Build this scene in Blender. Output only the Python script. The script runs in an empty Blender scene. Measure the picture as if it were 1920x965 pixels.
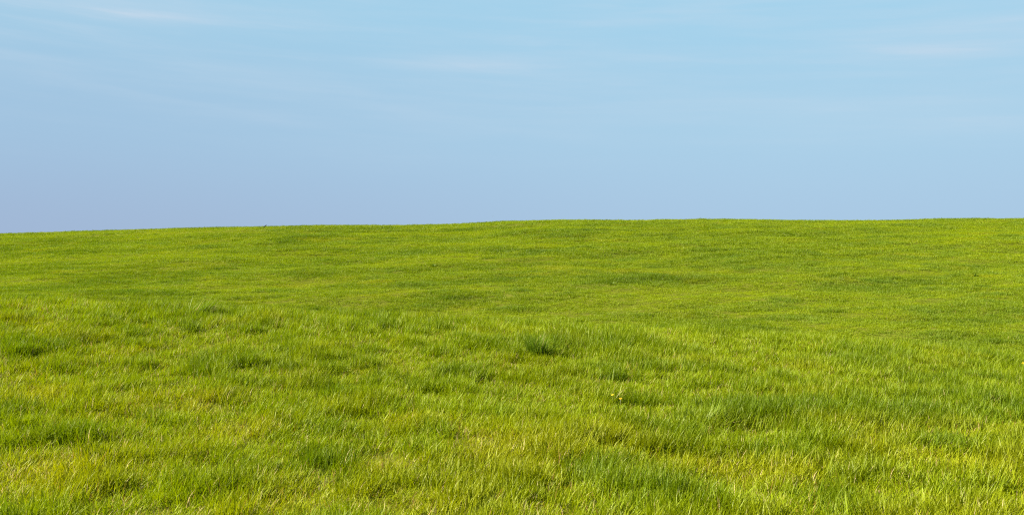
import bpy, math, random
import numpy as np

random.seed(7)
RNG = np.random.default_rng(11)
R = math.radians
C = bpy.context.scene.collection
SC = bpy.context.scene

# ----------------------------------------------------------------- constants
F_PX, CX, CY = 1750.0, 960.0, 482.5          # lens of the photograph, in its own pixels
EYE = 1.70                                   # eye height above the turf at the camera
SUN_AZ, SUN_EL = -88.0, 37.0                # clockwise from +Y (the viewing direction)
EXPOSURE = 2.03
SKY_STRENGTH = 0.05

# ----------------------------------------------------------------- noise
def _hash(ix, iy, seed):
    n = (ix * 374761393 + iy * 668265263 + seed * 974634777) & 0xFFFFFFFF
    n = ((n ^ (n >> 13)) * 1274126177) & 0xFFFFFFFF
    return ((n ^ (n >> 16)) & 0xFFFF) / 65535.0

def vnoise(x, y, seed=0):
    x = np.asarray(x, float); y = np.asarray(y, float)
    ix = np.floor(x).astype(np.int64); iy = np.floor(y).astype(np.int64)
    fx = x - ix; fy = y - iy
    fx = fx * fx * fx * (fx * (fx * 6 - 15) + 10); fy = fy * fy * fy * (fy * (fy * 6 - 15) + 10)
    a = _hash(ix, iy, seed); b = _hash(ix + 1, iy, seed)
    c = _hash(ix, iy + 1, seed); d = _hash(ix + 1, iy + 1, seed)
    return (a + (b - a) * fx) * (1 - fy) + (c + (d - c) * fx) * fy

def fbm(x, y, seed=0, octaves=3):
    s = 0; a = 1.0; t = 0
    for o in range(octaves):
        s = s + a * vnoise(x * 2 ** o + 13.7 * o, y * 2 ** o - 7.3 * o, seed + o * 17)
        t += a; a *= 0.5
    return s / t

def sstep(a, b, x):
    t = np.clip((x - a) / (b - a), 0, 1)
    return t * t * (3 - 2 * t)

def sp(x, w):
    return w * np.logaddexp(0, x / w)

# ----------------------------------------------------------------- terrain
# heights are relative to the eye; the camera looks level along +Y
def base_z(d):
    d = np.maximum(d, 0.0)
    z = -2.33 + 0.050 * d + 0.13 * sp(6.0 - d, 1.5)
    z = z - 0.35 * sp(d - 19.6, 1.1) + 0.415 * sp(d - 40.0, 4.0)
    z = z - 0.27 * sp(d - 168.0, 12.0) + 0.155 * sp(d - 290.0, 30.0)
    return z

T_RIDGE = [(0, 437), (120, 434), (240, 431), (380, 427), (500, 424), (650, 421), (780, 421), (880, 418.5),
           (950, 414), (1050, 411.5), (1180, 411.5), (1350, 409.5), (1500, 411.5), (1700, 411), (1800, 409.5), (1920, 408.5)]
T_CREST = [(0, 555), (180, 563), (350, 576), (700, 590), (1000, 604), (1300, 617), (1600, 636), (1850, 660), (1920, 668)]

def solve(table, lo, hi, weight, grass, drop=0.0):
    xs = np.array([(p[0] - CX) / F_PX for p in table]); want = np.array([(CY - p[1] - drop) / F_PX for p in table])
    ds = np.linspace(lo, hi, 500); corr = np.zeros(len(xs)); w = weight(ds)
    for _ in range(6):
        for i in range(len(xs)):
            a = (base_z(ds) + grass + corr[i] * w) / ds
            k = int(np.argmax(a)); corr[i] += (want[i] - a[k]) * ds[k] / max(w[k], 1e-3)
    return xs, corr
w_crest = lambda d: sstep(7.5, 19.5, d) * (1 - sstep(24, 42, d))
w_ridge = lambda d: sstep(55, 160, d) * (1 - sstep(260, 420, d))
CR_X, CR_C = solve(T_CREST, 12, 27, w_crest, 0.13)
RI_X, RI_C = solve(T_RIDGE, 110, 240, w_ridge, 0.13, 1.2)

def terrain(x, y):
    x = np.asarray(x, float); y = np.asarray(y, float)
    d = np.maximum(y, 0.0); t = x / np.maximum(d, 2.0)
    z = base_z(d) + np.interp(t, CR_X, CR_C) * w_crest(d) + np.interp(t, RI_X, RI_C) * w_ridge(d)
    near = 1 - sstep(26, 40, d)
    z = z + near * (0.10 * (fbm(x / 2.6, y / 2.2, 3) - 0.5) + 0.05 * (fbm(x / 0.75, y / 0.7, 5, 2) - 0.5))
    hill = sstep(42, 60, d) * (1 - sstep(300, 420, d))
    fade = 1 - 0.75 * sstep(120, 160, d)
    z = z + hill * fade * (1.15 * (fbm((x + 0.35 * y) / 16.0, (y - 0.28 * x) / 8.0, 21) - 0.5)
                           + 0.30 * (fbm((x - 0.2 * y) / 3.2, (y - 0.15 * x) / 1.7, 23) - 0.5))
    return z + EYE

def at(px, py, lo=4.0, hi=260.0):
    """the point of the turf seen at a pixel of the photograph"""
    d = np.exp(np.linspace(math.log(lo), math.log(hi), 5000))
    x = (px - CX) / F_PX * d; zr = EYE + (CY - py) / F_PX * d
    g = terrain(x, d)
    k = int(np.argmax(g >= zr))
    return float(x[k]), float(d[k]), float(g[k])

# ----------------------------------------------------------------- materials
def new_mat(name):
    m = bpy.data.materials.new(name); m.use_nodes = True
    nt = m.node_tree; nt.nodes.clear()
    out = nt.nodes.new('ShaderNodeOutputMaterial')
    return m, nt, out

def node(nt, kind, **kw):
    n = nt.nodes.new(kind)
    for k, v in kw.items():
        setattr(n, k, v)
    return n

def mixrgb(nt, fac, a, b):
    n = node(nt, 'ShaderNodeMix', data_type='RGBA')
    for sock, v in ((n.inputs[0], fac), (n.inputs[6], a), (n.inputs[7], b)):
        if isinstance(v, (int, float)): sock.default_value = v
        elif isinstance(v, tuple): sock.default_value = (*v, 1.0)
        else: nt.links.new(v, sock)
    return n.outputs[2]

def math_n(nt, op, a, b=0.0, clamp=False):
    n = node(nt, 'ShaderNodeMath', operation=op, use_clamp=clamp)
    for s, v in ((n.inputs[0], a), (n.inputs[1], b)):
        if isinstance(v, (int, float)): s.default_value = v
        else: nt.links.new(v, s)
    return n.outputs[0]

YOUNG = (0.206, 0.256, 0.003)     # yellow green turf
LUSH_SHADE = (0.088, 0.136, 0.003)      # deep green grass; also the shade painted into dark bands
PALE = (0.29, 0.27, 0.006)      # yellowing
BLUE = (0.105, 0.175, 0.018)      # grey green coarse grass
STRAW = (0.42, 0.33, 0.13)
RUST = (0.22, 0.13, 0.022)

def grass_mat(name, tint=None, gloss=0.010, trans=0.36):
    m, nt, out = new_mat(name)
    L = nt.links
    b = node(nt, 'ShaderNodeAttribute', attribute_type='GEOMETRY', attribute_name='blade')
    bs = node(nt, 'ShaderNodeSeparateColor'); L.new(b.outputs['Color'], bs.inputs[0])
    if tint is None:
        t = node(nt, 'ShaderNodeAttribute', attribute_type='INSTANCER', attribute_name='tint')
        ts = node(nt, 'ShaderNodeSeparateColor'); L.new(t.outputs['Color'], ts.inputs[0])
        lush, pale, blue = ts.outputs[0], ts.outputs[1], ts.outputs[2]
    else:
        lush, pale, blue = tint
    jit = math_n(nt, 'MULTIPLY_ADD', bs.outputs[0], 0.8)
    jit.node.inputs[2].default_value = -0.4
    c = mixrgb(nt, math_n(nt, 'ADD', lush, jit, True), YOUNG, LUSH_SHADE)
    c = mixrgb(nt, pale, c, PALE)
    c = mixrgb(nt, blue, c, BLUE)
    # dead and rusty blades: flag in blue channel (0 live, 0.5 rust, 1 straw)
    c = mixrgb(nt, math_n(nt, 'GREATER_THAN', bs.outputs[2], 0.3), c, RUST)
    c = mixrgb(nt, math_n(nt, 'GREATER_THAN', bs.outputs[2], 0.7), c, STRAW)
    v = math_n(nt, 'MULTIPLY_ADD', bs.outputs[0], 0.5); v.node.inputs[2].default_value = 0.75
    hsv = node(nt, 'ShaderNodeHueSaturation'); L.new(c, hsv.inputs['Color']); L.new(v, hsv.inputs['Value'])
    c = hsv.outputs[0]
    dif = node(nt, 'ShaderNodeBsdfDiffuse'); L.new(c, dif.inputs[0])
    tr = node(nt, 'ShaderNodeBsdfTranslucent')
    tc = node(nt, 'ShaderNodeHueSaturation'); tc.inputs['Value'].default_value = 1.15; tc.inputs['Saturation'].default_value = 1.05
    L.new(c, tc.inputs['Color']); L.new(tc.outputs[0], tr.inputs[0])
    mx = node(nt, 'ShaderNodeMixShader'); mx.inputs[0].default_value = trans
    L.new(dif.outputs[0], mx.inputs[1]); L.new(tr.outputs[0], mx.inputs[2])
    gl = node(nt, 'ShaderNodeBsdfGlossy'); gl.inputs['Roughness'].default_value = 0.45
    gl.inputs['Color'].default_value = (0.95, 0.95, 0.6, 1)
    mg = node(nt, 'ShaderNodeMixShader'); mg.inputs[0].default_value = gloss
    L.new(mx.outputs[0], mg.inputs[1]); L.new(gl.outputs[0], mg.inputs[2])
    L.new(mg.outputs[0], out.inputs[0])
    return m

def plain_mat(name, col, rough=0.6, trans=0.0, vary=0.2, scale=60.0):
    m, nt, out = new_mat(name)
    p = node(nt, 'ShaderNodeBsdfPrincipled'); p.inputs['Roughness'].default_value = rough
    tc = node(nt, 'ShaderNodeTexCoord')
    nz = node(nt, 'ShaderNodeTexNoise'); nz.inputs['Scale'].default_value = scale
    nt.links.new(tc.outputs['Object'], nz.inputs['Vector'])
    dark = tuple(c * (1 - vary) for c in col); light = tuple(min(1, c * (1 + vary)) for c in col)
    nt.links.new(mixrgb(nt, nz.outputs[0], dark, light), p.inputs['Base Color'])
    sh = p.outputs[0]
    if trans:
        tr = node(nt, 'ShaderNodeBsdfTranslucent'); tr.inputs[0].default_value = (*col, 1)
        mx = node(nt, 'ShaderNodeMixShader'); mx.inputs[0].default_value = trans
        nt.links.new(sh, mx.inputs[1]); nt.links.new(tr.outputs[0], mx.inputs[2]); sh = mx.outputs[0]
    nt.links.new(sh, out.inputs[0])
    return m

def ground_mat():
    m, nt, out = new_mat('turf_soil')
    geo = node(nt, 'ShaderNodeNewGeometry')
    n1 = node(nt, 'ShaderNodeTexNoise'); n1.inputs['Scale'].default_value = 2.5; n1.inputs['Detail'].default_value = 6
    n2 = node(nt, 'ShaderNodeTexNoise'); n2.inputs['Scale'].default_value = 30.0; n2.inputs['Detail'].default_value = 4
    nt.links.new(geo.outputs['Position'], n1.inputs['Vector']); nt.links.new(geo.outputs['Position'], n2.inputs['Vector'])
    c = mixrgb(nt, n1.outputs[0], (0.075, 0.095, 0.010), (0.115, 0.115, 0.012))
    c = mixrgb(nt, math_n(nt, 'MULTIPLY', n2.outputs[0], 0.5), c, (0.085, 0.075, 0.018))
    d = node(nt, 'ShaderNodeBsdfDiffuse'); nt.links.new(c, d.inputs[0])
    nt.links.new(d.outputs[0], out.inputs[0])
    return m

# ----------------------------------------------------------------- object helpers
def tag(o, label=None, cat=None, group=None, kind=None):
    if label: o['label'] = label
    if cat: o['category'] = cat
    if group: o['group'] = group
    if kind: o['kind'] = kind
    return o

def empty(name, loc):
    o = bpy.data.objects.new(name, None); C.objects.link(o); o.location = loc
    o.empty_display_size = 0.05
    return o

class MB:
    """collects strips and lathes, then links them as one mesh"""
    def __init__(self): self.v, self.f, self.c = [], [], []
    def strip(self, pts, widths, side, col, fold=0.0, tip=True):
        n0 = len(self.v); n = len(pts)
        for i, (p, w) in enumerate(zip(pts, widths)):
            p = np.array(p, float)
            self.v.append(tuple(p - side * w * .5)); self.v.append(tuple(p + side * w * .5))
            self.c += [(col[0], i / (n - 1), col[1], 1)] * 2
        for i in range(n - 1):
            a = n0 + 2 * i
            self.f.append((a, a + 1, a + 3, a + 2))
    def blade(self, x, y, az, length, width, lean, curl, col, seg=3, z=0.0, twist=0.0):
        """a tapering grass blade: lean (rad from the vertical at the base), curl (further bending towards the tip)"""
        dirv = np.array([math.cos(az), math.sin(az), 0.0])
        sd = np.array([-math.sin(az + twist), math.cos(az + twist), 0.0])
        p = np.array([x, y, z]); pts = [p.copy()]; ws = [width * .75]; st = length / seg
        for i in range(seg):
            a = lean + curl * ((i + .5) / seg) ** 1.3
            p = p + st * (dirv * math.sin(a) + np.array([0, 0, math.cos(a)]))
            pts.append(p.copy())
            u = (i + 1) / seg
            ws.append(width * (1 - u ** 2.2) + 0.0004)
        self.strip(pts, ws, sd, col)
    def ball(self, c, rx, ry, rz, nu=10, nv=6, col=(0.5, 0.0)):
        n0 = len(self.v)
        for j in range(nv + 1):
            th = math.pi * j / nv
            for i in range(nu):
                ph = 2 * math.pi * i / nu
                self.v.append((c[0] + rx * math.sin(th) * math.cos(ph), c[1] + ry * math.sin(th) * math.sin(ph), c[2] + rz * math.cos(th)))
                self.c.append((col[0], 0, col[1], 1))
        for j in range(nv):
            for i in range(nu):
                a = n0 + j * nu + i; b = n0 + j * nu + (i + 1) % nu
                self.f.append((a, b, b + nu, a + nu))
    def tube(self, pts, rads, n=6, col=(0.5, 0.0)):
        n0 = len(self.v); pts = [np.array(p, float) for p in pts]
        for i, (p, r) in enumerate(zip(pts, rads)):
            t = pts[min(i + 1, len(pts) - 1)] - pts[max(i - 1, 0)]; t /= np.linalg.norm(t)
            u = np.cross(t, [0, 1, 0.1]); u /= np.linalg.norm(u); w = np.cross(t, u)
            for k in range(n):
                a = 2 * math.pi * k / n
                self.v.append(tuple(p + r * (math.cos(a) * u + math.sin(a) * w))); self.c.append((col[0], i / len(pts), col[1], 1))
        for i in range(len(pts) - 1):
            for k in range(n):
                a = n0 + i * n + k; b = n0 + i * n + (k + 1) % n
                self.f.append((a, b, b + n, a + n))
        self.f.append(tuple(n0 + k for k in range(n))[::-1])
        self.f.append(tuple(n0 + (len(pts) - 1) * n + k for k in range(n)))
    def mesh(self, name, mat, smooth=True):
        me = bpy.data.meshes.new(name); me.from_pydata(self.v, [], self.f)
        at_ = me.color_attributes.new('blade', 'FLOAT_COLOR', 'POINT')
        at_.data.foreach_set('color', np.array(self.c, np.float32).ravel())
        me.materials.append(mat)
        if smooth: me.polygons.foreach_set('use_smooth', [True] * len(me.polygons))
        me.update()
        return me
    def build(self, name, mat, parent=None, loc=(0, 0, 0), smooth=True):
        o = bpy.data.objects.new(name, self.mesh(name, mat, smooth)); C.objects.link(o)
        o.location = loc
        if parent: o.parent = parent
        return o

U = random.uniform
def live(): return (random.random(), 0.0)
def dead(): return (random.random(), 1.0)
def rust(): return (random.random(), 0.5)

# ----------------------------------------------------------------- the ground
def make_ground():
    rad = [0.0]; r = 1.0
    while r < 4000:
        rad.append(r); r *= 1.011 if r < 24 else (1.009 if r < 230 else 1.06)
    rad = np.array(rad[1:])
    ang = np.concatenate([np.arange(-42, 42, 0.22), np.arange(42, 318, 4.0)])
    a = np.radians(ang)
    X = rad[:, None] * np.sin(a)[None]; Y = rad[:, None] * np.cos(a)[None]
    Z = terrain(X, Y)
    nr, na = X.shape
    co = np.stack([X, Y, Z], -1).reshape(-1, 3)
    co = np.vstack([co, [[0, 0, float(terrain(np.array([0.0]), np.array([0.0]))[0])]]])
    i, j = np.meshgrid(np.arange(nr - 1), np.arange(na), indexing='ij'); j2 = (j + 1) % na
    q = np.stack([i * na + j, i * na + j2, (i + 1) * na + j2, (i + 1) * na + j], -1).reshape(-1, 4)[:, ::-1]
    c = len(co) - 1
    tri = [(c, (k + 1) % na, k) for k in range(na)]
    me = bpy.data.meshes.new('ground')
    nq = len(q)
    me.vertices.add(len(co)); me.vertices.foreach_set('co', co.ravel())
    li = np.concatenate([q.ravel(), np.array(tri).ravel()])
    me.loops.add(len(li)); me.loops.foreach_set('vertex_index', li.astype(np.int32))
    st = np.concatenate([np.arange(nq) * 4, nq * 4 + np.arange(len(tri)) * 3]).astype(np.int32)
    me.polygons.add(len(st)); me.polygons.foreach_set('loop_start', st)
    me.polygons.foreach_set('use_smooth', np.ones(len(st), bool))
    me.update(calc_edges=True); me.validate()
    me.materials.append(ground_mat())
    o = bpy.data.objects.new('ground', me); C.objects.link(o)
    return tag(o, 'rolling pasture ground of near knoll and far grassy hill', None, None, 'structure')
make_ground()

# ----------------------------------------------------------------- grass clumps (sources, kept out of the scene)
M_GRASS = grass_mat('pasture_grass', None)
def clump(kind):
    m = MB()
    if kind == 'turf':
        for _ in range(48):
            r = 0.15 * math.sqrt(random.random()); a = U(0, 6.283)
            L = U(0.07, 0.155) * (1.25 if random.random() < .12 else 1)
            k = random.random(); bent = random.random() < .09
            col = dead() if k < .022 else (rust() if k < .065 else live())
            m.blade(r * math.cos(a), r * math.sin(a), random.gauss(0, 1.3), L, U(.0038, .0074) * (1.7 if bent else 1), abs(random.gauss(.12, .25)) + (.5 if bent else 0), U(.1, 1.0) + (.8 if bent else 0), col, 3, -.012, U(-.9, .9))
    elif kind == 'lush':
        for _ in range(54):
            r = 0.15 * math.sqrt(random.random()); a = U(0, 6.283)
            L = U(0.10, 0.20)
            col = dead() if random.random() < .008 else live()
            m.blade(r * math.cos(a), r * math.sin(a), random.gauss(0, 1.2), L, U(.0044, .0082), abs(random.gauss(.10, .22)), U(.2, 1.3), col, 4, -.012, U(-.9, .9))
    elif kind == 'thin':
        for _ in range(42):
            r = 0.15 * math.sqrt(random.random()); a = U(0, 6.283)
            L = U(0.05, 0.12); k = random.random()
            col = dead() if k < .09 else (rust() if k < .24 else live())
            m.blade(r * math.cos(a), r * math.sin(a), U(0, 6.283), L, U(.0034, .0062), abs(random.gauss(.25, .35)), U(.1, 1.2), col, 3, -.012, U(-.9, .9))
    elif kind == 'hill':
        for _ in range(56):
            r = 0.35 * math.sqrt(random.random()); a = U(0, 6.283)
            L = U(0.07, 0.16) * (1.3 if random.random() < .1 else 1)
            k = random.random()
            col = dead() if k < .003 else (rust() if k < .010 else (U(.3, .7), 0.0))
            m.blade(r * math.cos(a), r * math.sin(a), random.gauss(0, 1.2), L, U(.012, .020), abs(random.gauss(.18, .25)), U(.2, 1.2), col, 2, -.015, U(-.9, .9))
    me = m.mesh('grass_clump', M_GRASS)
    return bpy.data.objects.new('grass_clump', me)

def clump_collection(name, kinds):
    col = bpy.data.collections.new(name)
    for i, k in enumerate(kinds):
        o = clump(k); o.name = '%s.%03d' % (name, i); col.objects.link(o)
    return col

def scatter(name, pts, rot, scl, idx, tint, col):
    n = len(pts)
    me = bpy.data.meshes.new(name)
    me.vertices.add(n); me.vertices.foreach_set('co', np.asarray(pts, np.float32).ravel())
    for an, ty, key, arr in (('rot', 'FLOAT_VECTOR', 'vector', rot), ('scl', 'FLOAT_VECTOR', 'vector', scl),
                             ('idx', 'INT', 'value', idx), ('tint', 'FLOAT_COLOR', 'color', tint)):
        a = me.attributes.new(an, ty, 'POINT')
        a.data.foreach_set(key, np.asarray(arr, np.int32 if ty == 'INT' else np.float32).ravel())
    me.materials.append(M_GRASS)
    o = bpy.data.objects.new(name, me); C.objects.link(o)
    ng = bpy.data.node_groups.new(name + '_growth', 'GeometryNodeTree')
    ng.interface.new_socket('Geometry', in_out='INPUT', socket_type='NodeSocketGeometry')
    ng.interface.new_socket('Geometry', in_out='OUTPUT', socket_type='NodeSocketGeometry')
    gi = ng.nodes.new('NodeGroupInput'); go = ng.nodes.new('NodeGroupOutput')
    ip = ng.nodes.new('GeometryNodeInstanceOnPoints'); ci = ng.nodes.new('GeometryNodeCollectionInfo')
    ci.inputs['Collection'].default_value = col
    ci.inputs['Separate Children'].default_value = True; ci.inputs['Reset Children'].default_value = True
    def attr(n_, ty):
        a = ng.nodes.new('GeometryNodeInputNamedAttribute'); a.data_type = ty; a.inputs['Name'].default_value = n_
        return [s for s in a.outputs if s.enabled and s.name == 'Attribute'][0]
    L = ng.links
    L.new(gi.outputs[0], ip.inputs['Points']); L.new(ci.outputs[0], ip.inputs['Instance'])
    ip.inputs['Pick Instance'].default_value = True
    L.new(attr('idx', 'INT'), ip.inputs['Instance Index'])
    L.new(attr('rot', 'FLOAT_VECTOR'), ip.inputs['Rotation']); L.new(attr('scl', 'FLOAT_VECTOR'), ip.inputs['Scale'])
    L.new(ip.outputs[0], go.inputs[0])
    md = o.modifiers.new('growth', 'NODES'); md.node_group = ng
    return o

def spots(table):
    """pixel ellipses of the photograph -> world ellipses on the turf"""
    out = []
    for px, py, rx, ry, amp in table:
        x, y, _ = at(px, py); x1, _, _ = at(px + rx, py)
        _, ya, _ = at(px, py - ry); _, yb, _ = at(px, py + ry)
        ry_w = min(max((ya - yb) / 2, .12), 9.0)
        if y < 30: ry_w = min(ry_w, 1.6)
        out.append((x, y, max(abs(x1 - x), .15), ry_w, amp))
    return out
def spot_field(tab, x, y):
    f = np.zeros_like(x)
    for sx, sy, rx, ry, a in tab:
        f += a * np.exp(-(((x - sx) / rx) ** 2 + ((y - sy) / ry) ** 2))
    return f

# near knoll -----------------------------------------------------------------
LUSH_SHADE_SPOTS = spots([(1560, 782, 170, 18, 1.5), (1430, 788, 80, 14, .9), (1720, 790, 90, 16, .6), (880, 715, 110, 16, .75), (640, 745, 80, 20, .8), (600, 890, 100, 18, .5), (545, 912, 40, 10, .3),  # taller grass, its shaded sides also painted in as a darker tint
    (1250, 935, 80, 30, .95), (1110, 900, 60, 40, .3), (40, 650, 90, 24, .75), (1895, 690, 60, 26, .6), (1890, 770, 70, 30, .6), (820, 662, 40, 10, .35),
    (1150, 622, 60, 10, .5), (1040, 650, 40, 14, .5), (1150, 660, 130, 9, .5), (500, 675, 90, 14, .45), (1500, 870, 120, 30, .55), (480, 940, 80, 25, .45),
    (150, 850, 60, 18, .45), (330, 690, 80, 18, .35), (430, 600, 120, 12, .35), (1700, 735, 110, 24, .45), (1080, 800, 80, 20, .3), (1800, 830, 90, 24, .4), (1905, 880, 30, 40, .7), (700, 690, 60, 10, .4)])
PALE_SPOTS = spots([(130, 890, 150, 45, .55), (330, 740, 140, 26, .35), (100, 740, 90, 26, .35), (880, 845, 180, 34, .35), (1790, 890, 90, 30, .35),
    (420, 820, 120, 22, .3), (700, 800, 130, 20, .25), (620, 640, 120, 10, .2), (1250, 860, 90, 24, .25), (1600, 720, 120, 14, .2), (1420, 850, 60, 20, .2), (520, 940, 60, 30, .25)])
BLUE_SPOTS = spots([(1180, 905, 70, 40, .4), (1130, 935, 60, 30, .35), (1300, 795, 60, 26, .35), (1340, 900, 60, 40, .25), (1260, 610, 160, 10, .2), (350, 590, 50, 14, .25)])

near_col = clump_collection('knoll_clump', ['turf'] * 6 + ['lush'] * 5 + ['thin'] * 4)
N = 66000
yy = RNG.uniform(3.5 ** 1.7, 31.0 ** 1.7, N) ** (1 / 1.7); tt = RNG.uniform(-1, 1, N)
xx = tt * (0.60 * yy + 1.6)
lush_shade_f = spot_field(LUSH_SHADE_SPOTS, xx, yy) * np.clip(2.4 * fbm(xx / .5, yy / .4, 45, 2) - .2, 0, 2.0) * .85; pale_f = spot_field(PALE_SPOTS, xx, yy); blue_f = spot_field(BLUE_SPOTS, xx, yy)
n_big = fbm(xx / 1.7, yy / 1.5, 41); n_mid = fbm(xx / 0.42, yy / 0.42, 43, 2); n_col = fbm(xx / 0.8, yy / 0.8, 47); n_fin = fbm(xx / .2, yy / .2, 49, 2)
vig = np.clip((n_big - .5) * 1.25 + (n_mid - .5) * 1.65 + (n_fin - .5) * 1.7 + lush_shade_f * 1.1 - pale_f * .9 + .40, 0, 1.35)
hs = (0.60 + 0.74 * vig + RNG.normal(0, .08, N)) * (1 + .32 * sstep(14, 18, yy) * (1 - sstep(22, 25, yy)))
idx = np.where(RNG.random(N) < np.clip(vig * 1.25 - .42, 0, .95), RNG.integers(6, 11, N), RNG.integers(0, 6, N))
idx = np.where(RNG.random(N) < np.clip(.32 - vig * .6 + pale_f * .5, 0.02, .8), RNG.integers(11, 15, N), idx)
lean = 0.0 + 0.22 * fbm(xx / 1.1, yy / 1.1, 51)
wdir = 0.15 + 1.6 * (fbm(xx / 1.6, yy / 1.6, 53) - .5)
rot = np.stack([RNG.normal(0, .10, N) - lean * np.sin(wdir), RNG.normal(0, .10, N) + lean * np.cos(wdir), RNG.normal(0, 1.7, N)], -1)
sw = RNG.uniform(.9, 1.2, N) * (1 + .3 * sstep(14, 18, yy) * (1 - sstep(22, 25, yy)))
scl = np.stack([sw, sw, np.clip(hs, .45, 1.7)], -1)
tint = np.stack([np.clip(-.16 + vig * .66 + (n_col - .5) * .9 + lush_shade_f * .35 + RNG.normal(0, .10, N), 0, 1),
                 np.clip(.02 + pale_f * .85 + (fbm(xx / .9, yy / .9, 61) - .58) * 1.2 + .20 * (1 - sstep(7.5, 13, yy)), 0, .85),
                 np.clip(blue_f * .42 + (fbm(xx / 1.3, yy / 1.3, 67) - .68) * 1.2, 0, .5), np.ones(N)], -1)
pts = np.stack([xx, yy, terrain(xx, yy)], -1)
g = scatter('knoll_grass', pts, rot, scl, idx, tint, near_col)
tag(g, 'long tousled yellow green grass covering the near knoll', 'grass', None, 'stuff')

# far hill -----------------------------------------------------------------
HILL_LUSH_SHADE = spots([(1280, 520, 90, 8, .9), (1160, 530, 50, 7, .6), (310, 516, 110, 5, .45), (180, 530, 80, 5, .35), (240, 548, 60, 4, .35), (420, 505, 60, 6, .45),  # bands of taller grass, with the shade of hollows put into the colour
    (560, 515, 60, 5, .45), (820, 475, 60, 5, .5), (760, 540, 50, 4, .5), (860, 560, 40, 4, .5), (960, 580, 60, 4, .6), (1400, 505, 30, 4, .5), (1640, 540, 80, 6, .45),
    (1680, 490, 80, 5, .45), (720, 430, 70, 4, .4), (1060, 440, 60, 4, .35), (1500, 565, 70, 6, .3), (1330, 600, 60, 6, .35), (650, 470, 40, 4, .4), (100, 450, 120, 4, .3), (1750, 600, 60, 6, .3)])
HILL_PALE = spots([(1100, 505, 60, 7, .35), (1595, 524, 14, 3, .7), (960, 425, 60, 3, .3), (1180, 550, 50, 4, .25), (600, 450, 90, 5, .2), (1800, 500, 60, 6, .2), (1090, 415, 80, 3, .25)])
hill_col = clump_collection('hill_clump', ['hill'] * 8)
def hill_points(n, lo, hi, s):
    y = np.sqrt(RNG.uniform(lo ** 2, hi ** 2, n)); x = RNG.uniform(-1, 1, n) * (0.585 * y + 3)
    return x, y, np.full(n, s)
sets = [hill_points(16000, 30, 56, 1.0), hill_points(90000, 56, 100, 1.0), hill_points(90000, 100, 140, 1.35), hill_points(75000, 140, 215, 1.6)]
xx = np.concatenate([s[0] for s in sets]); yy = np.concatenate([s[1] for s in sets]); ss = np.concatenate([s[2] for s in sets])
N = len(xx)
lf = spot_field(HILL_LUSH_SHADE, xx, yy); pf = spot_field(HILL_PALE, xx, yy)
nb = fbm((xx + .3 * yy) / 11., (yy - .28 * xx) / 5., 71); nm = fbm((xx - .2 * yy) / 3.0, (yy - .1 * xx) / 1.5, 73); dmask = sstep(.42, .66, fbm(xx / 9., yy / 6., 101)); dash = sstep(.56, .72, fbm((xx - .15 * yy) / 2.2, (yy - .05 * xx) / .9, 97, 2)); ns = fbm(xx / .9, yy / .9, 79, 2)
vig = np.clip(.42 + (nb - .5) * 1.2 + (nm - .5) * 1.5 + (ns - .5) * .9 + dash * dmask * .6 + lf * 1.25 - pf * .4, 0, 1.5)
hs = (.45 + 1.1 * vig) * np.clip(ss * .9, 1, 1.25)
rot = np.stack([RNG.normal(0, .12, N), RNG.normal(.14, .12, N), RNG.normal(0, 1.0, N)], -1)
scl = np.stack([ss, ss, hs], -1)
tint = np.stack([np.clip(+.36 + (nb - .5) * .95 + (nm - .5) * .6 + dash * dmask * .38 + lf * .9 + RNG.normal(0, .08, N), 0, 1),  # dashes: shading of the tufts, painted darker as well as grown taller
                 np.clip(pf * .8 + (fbm(xx / 4., yy / 3., 83) - .64) * 1.2, 0, .6),
                 np.clip(.16 + (fbm(xx / 3., yy / 2.4, 89) - .60) * 1.0, 0, .5), np.ones(N)], -1)
pts = np.stack([xx, yy, terrain(xx, yy)], -1)
g = scatter('hill_grass', pts, rot, scl, RNG.integers(0, 8, N), tint, hill_col)
tag(g, 'short even green grass covering the far hill', 'grass', None, 'stuff')

# ----------------------------------------------------------------- tussocks and weeds
def fountain(mb, n, radius, lmin, lmax, width, azs, lean=(.1, .7), curl=(.3, 1.5), dead_share=.04, seg=5, off=(0, 0)):
    for _ in range(n):
        r = radius * math.sqrt(random.random()); a = U(0, 6.283)
        az = azs() ; k = random.random()
        mb.blade(off[0] + r * math.cos(a), off[1] + r * math.sin(a), az, U(lmin, lmax), width * U(.7, 1.25), U(*lean), U(*curl),
                 dead() if k < dead_share else live(), seg, -.02, U(-.7, .7))

M_TUFT = grass_mat('tussock_grass', (1.0, 0.0, 0.50))
M_FLOP = grass_mat('flattened_grass', (1.0, 0.0, 0.20))
M_BROAD = grass_mat('broad_blade_grass', (0.32, 0.04, 0.28), .03)
M_WEED = grass_mat('weed_leaves', (1.0, 0.0, 0.45), .04, .25)
M_PALEBLADE = grass_mat('seeding_grass', (0.1, 0.30, 0.1), .03)

def place(o, px, py, sink=0.0):
    x, y, z = at(px, py); o.location = (x, y, z - sink); return o

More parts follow.
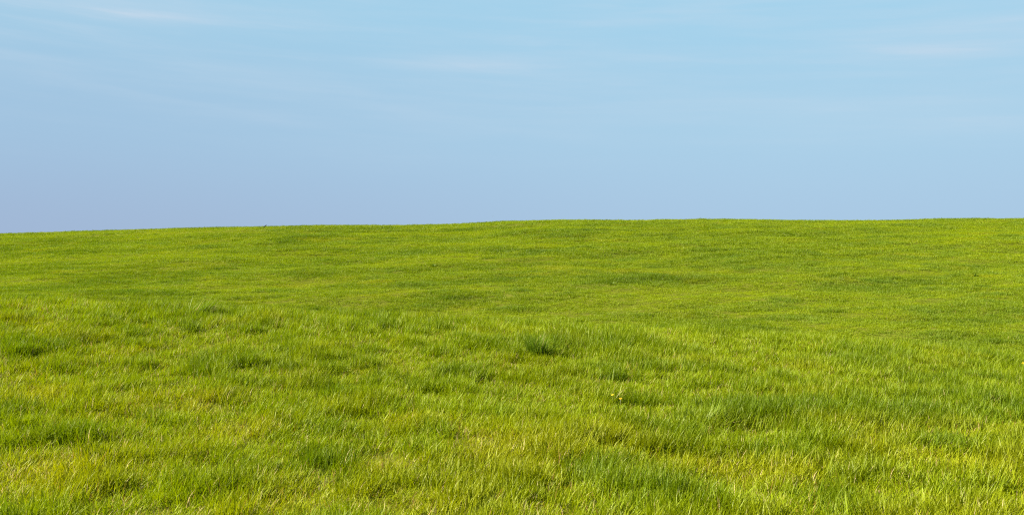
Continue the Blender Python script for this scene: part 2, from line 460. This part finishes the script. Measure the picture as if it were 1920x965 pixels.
m = MB()
fountain(m, 400, .12, .28, .50, .008, lambda: U(0, 6.283), (.02, .45), (.2, 1.3))
fountain(m, 40, .06, .20, .34, .009, lambda: random.gauss(2.6, .5), (.3, .8), (.3, 1.1), off=(-.16, .05))
fountain(m, 40, .08, .30, .46, .009, lambda: random.gauss(0.2, .5), (.35, .8), (.3, 1.0), off=(.12, .05))
tag(place(m.build('grass_tussock', M_TUFT), 1006, 672), 'bushy dark green grass tussock standing upright in the middle of the near knoll', 'grass tussock', 'grass tussocks on the near knoll')
m = MB()
fountain(m, 330, .20, .36, .62, .013, lambda: random.gauss(0.25, .45), (.35, 1.0), (.1, .9), .07, off=(.22, .06))
fountain(m, 260, .20, .26, .48, .013, lambda: random.gauss(2.9, .7), (.4, 1.1), (.2, 1.2), .07, off=(-.22, 0))
fountain(m, 120, .28, .18, .34, .011, lambda: U(0, 6.283), (.2, .9), (.3, 1.4), .09)
tag(place(m.build('grass_tussock', M_FLOP), 345, 601), 'wide flattened grass tussock lying over to both sides near the left crest', 'grass tussock', 'grass tussocks on the near knoll')
m = MB()
fountain(m, 90, .10, .22, .46, .014, lambda: random.gauss(.5, .7), (.35, 1.15), (.1, .8), .03, off=(.08, 0))
fountain(m, 60, .08, .20, .40, .015, lambda: random.gauss(2.7, .6), (.3, 1.1), (.2, 1.0), .03, off=(-.02, 0))
fountain(m, 34, .08, .14, .26, .017, lambda: U(0, 6.283), (.1, 1.0), (.3, 1.2), .03, off=(-.22, .02))
fountain(m, 14, .04, .14, .24, .017, lambda: random.gauss(-1.3, .7), (.6, 1.2), (.3, .9), .03, off=(.06, -.03))
tag(place(m.build('grass_tussock', M_BROAD), 1312, 806), 'pale broad bladed grass tussock with spiky spreading leaves in the right foreground', 'grass tussock', 'grass tussocks on the near knoll')
m = MB()
fountain(m, 13, .10, .28, .44, .006, lambda: random.gauss(.2, .8), (.05, .5), (.8, 1.8), .2, seg=7)
tag(place(m.build('seeding_grass', M_PALEBLADE), 1146, 758), 'thin pale arching grass stalks beside the two yellow dandelions', 'grass stalks')

def weed(px, py, size, label, n=40):
    mb = MB()
    for k in range(n):
        r = size * .25 * math.sqrt(random.random()); a = U(0, 6.283)
        mb.blade(r * math.cos(a), r * math.sin(a), a + U(-.5, .5), size * U(.5, 1.0), size * U(.10, .18), U(.2, 1.1), U(.2, 1.0), live(), 4, 0, U(-.4, .4))
    o = place(mb.build('weed_plant', M_WEED), px, py)
    return tag(o, label, 'weed', 'leafy weeds on the far hill')
weed(1829, 519, .50, 'dark leafy weed near the right edge of the far hill')
weed(1551, 520, .38, 'dark leafy weed alone on the right part of the far hill')
weed(1148, 534, .42, 'dark leafy weed at the left end of the long dark hollow in the hill')
weed(813, 500, .40, 'dark leafy weed on the centre left of the far hill')
weed(397, 514, .36, 'dark leafy weed on the left of the far hill')

# ----------------------------------------------------------------- dandelions
M_YELLOW = plain_mat('dandelion_petals', (0.62, 0.44, 0.004), .7, .2, .12)
M_STEM = plain_mat('dandelion_stem', (0.16, 0.17, 0.04), .5, .2)
M_LEAF = grass_mat('dandelion_leaf', (0.8, 0.0, 0.1), .05, .3)

def petals(mb, r, cz):
    mb.ball((0, 0, cz - r * .15), r * .42, r * .42, r * .32, 10, 5)
    for ring, (nn, ln, el) in enumerate(((26, 1.0, .10), (22, .84, .38), (16, .62, .75), (10, .4, 1.1))):
        for k in range(nn):
            az = 2 * math.pi * (k + .5 * (ring % 2)) / nn + U(-.06, .06); l = r * ln * U(.9, 1.05)
            d = np.array([math.cos(az), math.sin(az), 0]); s = np.array([-math.sin(az), math.cos(az), 0])
            p0 = np.array([0, 0, cz]); pts = [p0 + d * l * u * math.cos(el) + np.array([0, 0, l * u * math.sin(el) - .15 * r * u * u]) for u in (.1, .55, 1.0)]
            mb.strip(pts, (r * .10, r * .22, r * .16), s, live())

def dandelion(px, py, top, dia, label, tilt=(0.35, 0.0)):
    e = empty('dandelion', (0, 0, 0)); place(e, px, py)
    lx = .02 * tilt[1]
    s = MB(); s.tube([(0, 0, -.01), (lx * .3, 0, top * .5), (lx, -.004, top - .004)], (.0032, .0028, .0026)); s.build('stem', M_STEM, e)
    h = MB(); petals(h, dia / 2, 0.0); ho = h.build('flower_head', M_YELLOW, e, (lx, -.004, top)); ho.rotation_euler = (tilt[0], tilt[1], 0)
    lf = MB()
    for k in range(7):
        a = k * .9 + U(-.2, .2); d = np.array([math.cos(a), math.sin(a), 0]); sd = np.array([-math.sin(a), math.cos(a), 0]); l = U(.09, .15)
        pts, ws = [], []
        for i in range(9):
            u = i / 8; pts.append(d * l * u + np.array([0, 0, .01 + .05 * math.sin(u * 2.4)])); ws.append(.030 * (math.sin(u * 2.9 + .15)) * (1.0 if i % 2 else .55) + .002)
        lf.strip(pts, ws, sd, live())
    lf.build('leaf_rosette', M_LEAF, e)
    return tag(e, label, 'flower', 'dandelions in the grass')
dandelion(1149, 763, .15, .036, 'left and smaller of two yellow dandelions close together in the knoll grass', (.35, -.2))
dandelion(1163, 770, .145, .042, 'right and brighter of two yellow dandelions close together in the knoll grass', (.4, .2))
dandelion(1919, 702, .20, .052, 'yellow dandelion at the right edge of the near knoll', (.6, -.3))

def far_dandelion(px, py, dia, label, n=1):
    mb = MB()
    for k in range(n):
        q = MB(); petals(q, dia / 2 * U(.8, 1.1), .20 if k == 0 else U(.15, .2)); ox, oy = (0, 0) if k == 0 else (U(-.15, .15), U(-.2, .2))
        q.tube([(0, 0, 0), (0, 0, .19)], (.004, .004)); n0 = len(mb.v)
        mb.v += [(a + ox, b + oy, c) for a, b, c in q.v]; mb.f += [tuple(i + n0 for i in f) for f in q.f]; mb.c += q.c
    o = place(mb.build('dandelion', M_YELLOW), px, py)
    return tag(o, label, 'flower', 'dandelions in the grass')
far_dandelion(1521, 626, .085, 'yellow dandelion just beyond the knoll crest on the right')
far_dandelion(1167, 516, .075, 'yellow dandelion above the long dark hollow in the far hill')
far_dandelion(1475, 548, .080, 'yellow dandelion low on the far hill right of centre')
far_dandelion(1351, 549, .070, 'yellow dandelion below the right end of the dark hollow in the far hill')
far_dandelion(1535, 511, .080, 'yellow dandelion just above the lone dark weed on the right of the hill')
far_dandelion(1500, 521, .065, 'yellow dandelion left of the lone dark weed on the right of the hill')
far_dandelion(1067, 485, .080, 'yellow dandelion high on the centre of the far hill')
far_dandelion(1068, 559, .070, 'yellow dandelion low on the far hill near the centre of the photo')
far_dandelion(1148, 489, .070, 'yellow dandelion high on the far hill just right of centre')
far_dandelion(292, 531, .080, 'yellow dandelion on the left side of the far hill')

# ----------------------------------------------------------------- birds
M_CROW = plain_mat('black_feathers', (0.006, 0.006, 0.007), .9, 0, .3, 25)
M_GULL = plain_mat('grey_feathers', (0.10, 0.105, 0.12), .6, 0, .2, 25)
def skin_body(name, joints, edges, mat):
    me = bpy.data.meshes.new(name); me.from_pydata([j[0] for j in joints], edges, []); me.materials.append(mat)
    o = bpy.data.objects.new(name, me); C.objects.link(o)
    s = o.modifiers.new('skin', 'SKIN'); me.skin_vertices.new() if not me.skin_vertices else None
    for i, j in enumerate(joints):
        v = me.skin_vertices[0].data[i]; v.radius = j[1]; v.use_root = (i == 0)
    o.modifiers.new('smooth', 'SUBSURF').levels = 2; o.modifiers['smooth'].render_levels = 2
    return o
# a crow standing side-on on the skyline, facing right
J = [((0, 0, .20), (.070, .075)), ((.10, 0, .245), (.060, .062)), ((.155, 0, .30), (.036, .038)), ((.185, 0, .335), (.040, .042)), ((.225, 0, .335), (.020, .022)), ((.285, 0, .322), (.006, .007)),
     ((-.10, 0, .165), (.048, .050)), ((-.19, 0, .125), (.032, .018)), ((-.29, 0, .085), (.030, .008)),
     ((.01, .035, .13), (.022, .024)), ((0, .04, .06), (.008, .008)), ((.01, .04, .01), (.007, .007)), ((.05, .045, .005), (.006, .005)),
     ((.01, -.035, .13), (.022, .024)), ((.02, -.04, .06), (.008, .008)), ((.03, -.04, .01), (.007, .007)), ((.07, -.045, .005), (.006, .005))]
Ed = [(0, 1), (1, 2), (2, 3), (3, 4), (4, 5), (0, 6), (6, 7), (7, 8), (0, 9), (9, 10), (10, 11), (11, 12), (0, 13), (13, 14), (14, 15), (15, 16)]
crow = skin_body('crow', J, Ed, M_CROW)
x, y, z = at(497, 428)
crow.location = (x, y, z + .10); crow.rotation_euler = (0, -.15, .3); crow.scale = (1.2,) * 3
tag(crow, 'black crow standing in the grass just under the skyline on the left', 'bird')
# a bird gliding far beyond the hill
J = [((0, 0, 0), (.07, .07)), ((0, .16, .02), (.05, .05)), ((0, .25, .02), (.012, .012)), ((0, -.18, -.01), (.045, .03)), ((0, -.33, -.01), (.06, .010)),
     ((.18, .05, .06), (.09, .016)), ((.42, .02, .05), (.07, .012)), ((.66, -.10, -.02), (.02, .006)),
     ((-.18, .05, .06), (.09, .016)), ((-.42, .02, .05), (.07, .012)), ((-.66, -.10, -.02), (.02, .006))]
bird = skin_body('bird', J, [(0, 1), (1, 2), (0, 3), (3, 4), (0, 5), (5, 6), (6, 7), (0, 8), (8, 9), (9, 10)], M_GULL)
D = 430.0
bird.location = ((924 - CX) / F_PX * D, D, EYE + (CY - 405.5) / F_PX * D); bird.rotation_euler = (0, .06, .25)
tag(bird, 'small grey bird gliding in the sky just above the skyline', 'bird')

# ----------------------------------------------------------------- sky
def make_sky():
    w = bpy.data.worlds.new('World'); SC.world = w; w.use_nodes = True
    nt = w.node_tree; L = nt.links; bg = nt.nodes['Background']; bg.inputs[1].default_value = SKY_STRENGTH
    sky = node(nt, 'ShaderNodeTexSky', sky_type='NISHITA'); sky.sun_disc = False
    sky.sun_elevation = R(SUN_EL); sky.sun_rotation = R(SUN_AZ); sky.air_density = 1.0; sky.dust_density = 0.6; sky.ozone_density = 1.4
    tc = node(nt, 'ShaderNodeTexCoord'); sx = node(nt, 'ShaderNodeSeparateXYZ'); L.new(tc.outputs['Generated'], sx.inputs[0])
    X, Y, Z = sx.outputs
    el = math_n(nt, 'MULTIPLY', math_n(nt, 'ARCSINE', Z), 57.2958)
    az = math_n(nt, 'MULTIPLY', math_n(nt, 'ARCTAN2', X, Y), 57.2958)
    def remap(v, a, b):
        m = node(nt, 'ShaderNodeMapRange'); m.interpolation_type = 'SMOOTHSTEP'; m.inputs[1].default_value = a; m.inputs[2].default_value = b
        L.new(v, m.inputs[0]); return m.outputs[0]
    def lin(c):
        k = 1.0 / (SKY_STRENGTH * 2 ** EXPOSURE)
        return tuple((((v / 255 + .055) / 1.055) ** 2.4) * k for v in c)
    azf = remap(az, -34, 22)
    low = mixrgb(nt, azf, lin((161, 183, 213)), lin((170, 200, 227)))
    mid = mixrgb(nt, azf, lin((162, 196, 224)), lin((171, 209, 233)))
    top = mixrgb(nt, azf, lin((160, 205, 231)), lin((163, 210, 236)))
    c = mixrgb(nt, remap(el, 0.5, 8.5), low, mid)
    c = mixrgb(nt, remap(el, 7.5, 15.5), c, top)
    # high thin cirrus: noise stretched along the wind, in angles of the sky
    def streak(a0, e0, la, le, slope, amp):
        da = math_n(nt, 'SUBTRACT', az, a0)
        de = math_n(nt, 'SUBTRACT', math_n(nt, 'SUBTRACT', el, e0), math_n(nt, 'MULTIPLY', da, slope))
        a2 = math_n(nt, 'POWER', math_n(nt, 'ABSOLUTE', math_n(nt, 'DIVIDE', da, la)), 2.0)
        e2 = math_n(nt, 'POWER', math_n(nt, 'ABSOLUTE', math_n(nt, 'DIVIDE', de, le)), 2.0)
        return math_n(nt, 'MULTIPLY', math_n(nt, 'EXPONENT', math_n(nt, 'MULTIPLY', math_n(nt, 'ADD', a2, e2), -1.0)), amp)
    def noise(sa, se, rot, detail, seed, lo, hi):
        cb = node(nt, 'ShaderNodeCombineXYZ')
        L.new(math_n(nt, 'MULTIPLY', az, sa), cb.inputs[0])
        L.new(math_n(nt, 'MULTIPLY', math_n(nt, 'ADD', el, math_n(nt, 'MULTIPLY', az, rot)), se), cb.inputs[1]); cb.inputs[2].default_value = seed
        nz = node(nt, 'ShaderNodeTexNoise'); nz.inputs['Scale'].default_value = 1; nz.inputs['Detail'].default_value = detail; nz.inputs['Roughness'].default_value = .55
        nz.inputs['Distortion'].default_value = .25
        L.new(cb.outputs[0], nz.inputs['Vector']); return remap(nz.outputs[0], lo, hi)
    veil = noise(.055, .55, .03, 5, 3.1, .40, .78)
    fine = noise(.13, 1.7, .05, 6, 8.4, .35, .85)
    hi = remap(el, 3.0, 12.5)
    cl = math_n(nt, 'MULTIPLY', math_n(nt, 'MULTIPLY', veil, hi), .26)
    cl = math_n(nt, 'ADD', cl, math_n(nt, 'MULTIPLY', math_n(nt, 'MULTIPLY', fine, hi), .11))
    def px(x, y):
        a = math.degrees(math.atan2(x - CX, F_PX)); return a, math.degrees(math.atan2(CY - y, math.hypot(F_PX, x - CX)))
    for x, y, lx, ly, sl, am in tuple((q[0], q[1], q[2] * 1.25, q[3] * 1.35, q[4], q[5] * .76) for q in ((90, 20, 9, .75, -.01, .32), (250, 31, 3.6, .28, -.02, .34), (470, 32, 5, .4, -.02, .12), (1745, 92, 3.2, .30, -.075, .34), (1860, 45, 6, 1.1, -.05, .22), (1600, 206, 5, .38, -.05, .20), (1790, 226, 5, .75, -.05, .18),
                               (880, 128, 4.2, .30, -.04, .24), (980, 137, 4.2, .25, -.07, .14), (1000, 82, 8, .7, -.03, .10), (1520, 112, 5, .5, -.04, .14), (1010, 176, 8, .45, -.04, .08),
                               (1300, 10, 14, .6, 0, .16), (330, 189, 10, .16, -.15, .07), (60, 142, 5, .16, -.12, .06), (1300, 265, 10, .3, -.04, .05), (350, 90, 5, .35, -.02, .10))):
        a, e = px(x, y); s = streak(a, e, lx, ly, sl, am)
        s = math_n(nt, 'MULTIPLY', s, math_n(nt, 'MULTIPLY_ADD', fine, .9)); s.node.inputs[1].links and None
        cl = math_n(nt, 'ADD', cl, s, True)
    c = mixrgb(nt, cl, c, lin((203, 219, 235)))
    c = mixrgb(nt, remap(el, 20, 42), c, sky.outputs[0])
    L.new(c, bg.inputs[0])
    w.cycles.sampling_method = 'AUTOMATIC' if hasattr(w, 'cycles') else None
try:
    make_sky()
except AttributeError as ex:
    print('sky note', ex)

sd = bpy.data.lights.new('sun', 'SUN'); sd.energy = 4.6; sd.angle = R(.55); sd.color = (1.0, .955, .86)
so = bpy.data.objects.new('sun', sd); C.objects.link(so); so.location = (-30, 20, 60)
so.rotation_euler = (R(90 - SUN_EL), 0, R(180 - SUN_AZ))

# ----------------------------------------------------------------- camera and render
cd = bpy.data.cameras.new('camera'); cam = bpy.data.objects.new('camera', cd); C.objects.link(cam)
cam.location = (0, 0, EYE); cam.rotation_euler = (R(90), 0, 0)
cd.sensor_width = 36.0; cd.lens = 36.0 * F_PX / 1920.0; cd.clip_start = .05; cd.clip_end = 9000
cd.dof.use_dof = True; cd.dof.focus_distance = 12.0; cd.dof.aperture_fstop = 4.5
SC.camera = cam
SC.render.engine = 'CYCLES'
try:
    cy = SC.cycles
    cy.max_bounces = 6; cy.diffuse_bounces = 4; cy.transmission_bounces = 4; cy.glossy_bounces = 2; cy.transparent_max_bounces = 4
    cy.use_denoising = False; cy.sample_clamp_indirect = 4.0; cy.use_adaptive_sampling = False
    cy.pixel_filter_type = 'BLACKMAN_HARRIS'; cy.filter_width = 1.15
except AttributeError as ex:
    print('cycles note', ex)
vs = SC.view_settings
SC.display_settings.display_device = 'sRGB'
vs.view_transform = 'Standard'; vs.look = 'None'; vs.exposure = EXPOSURE; vs.gamma = 1.0; vs.use_curve_mapping = False
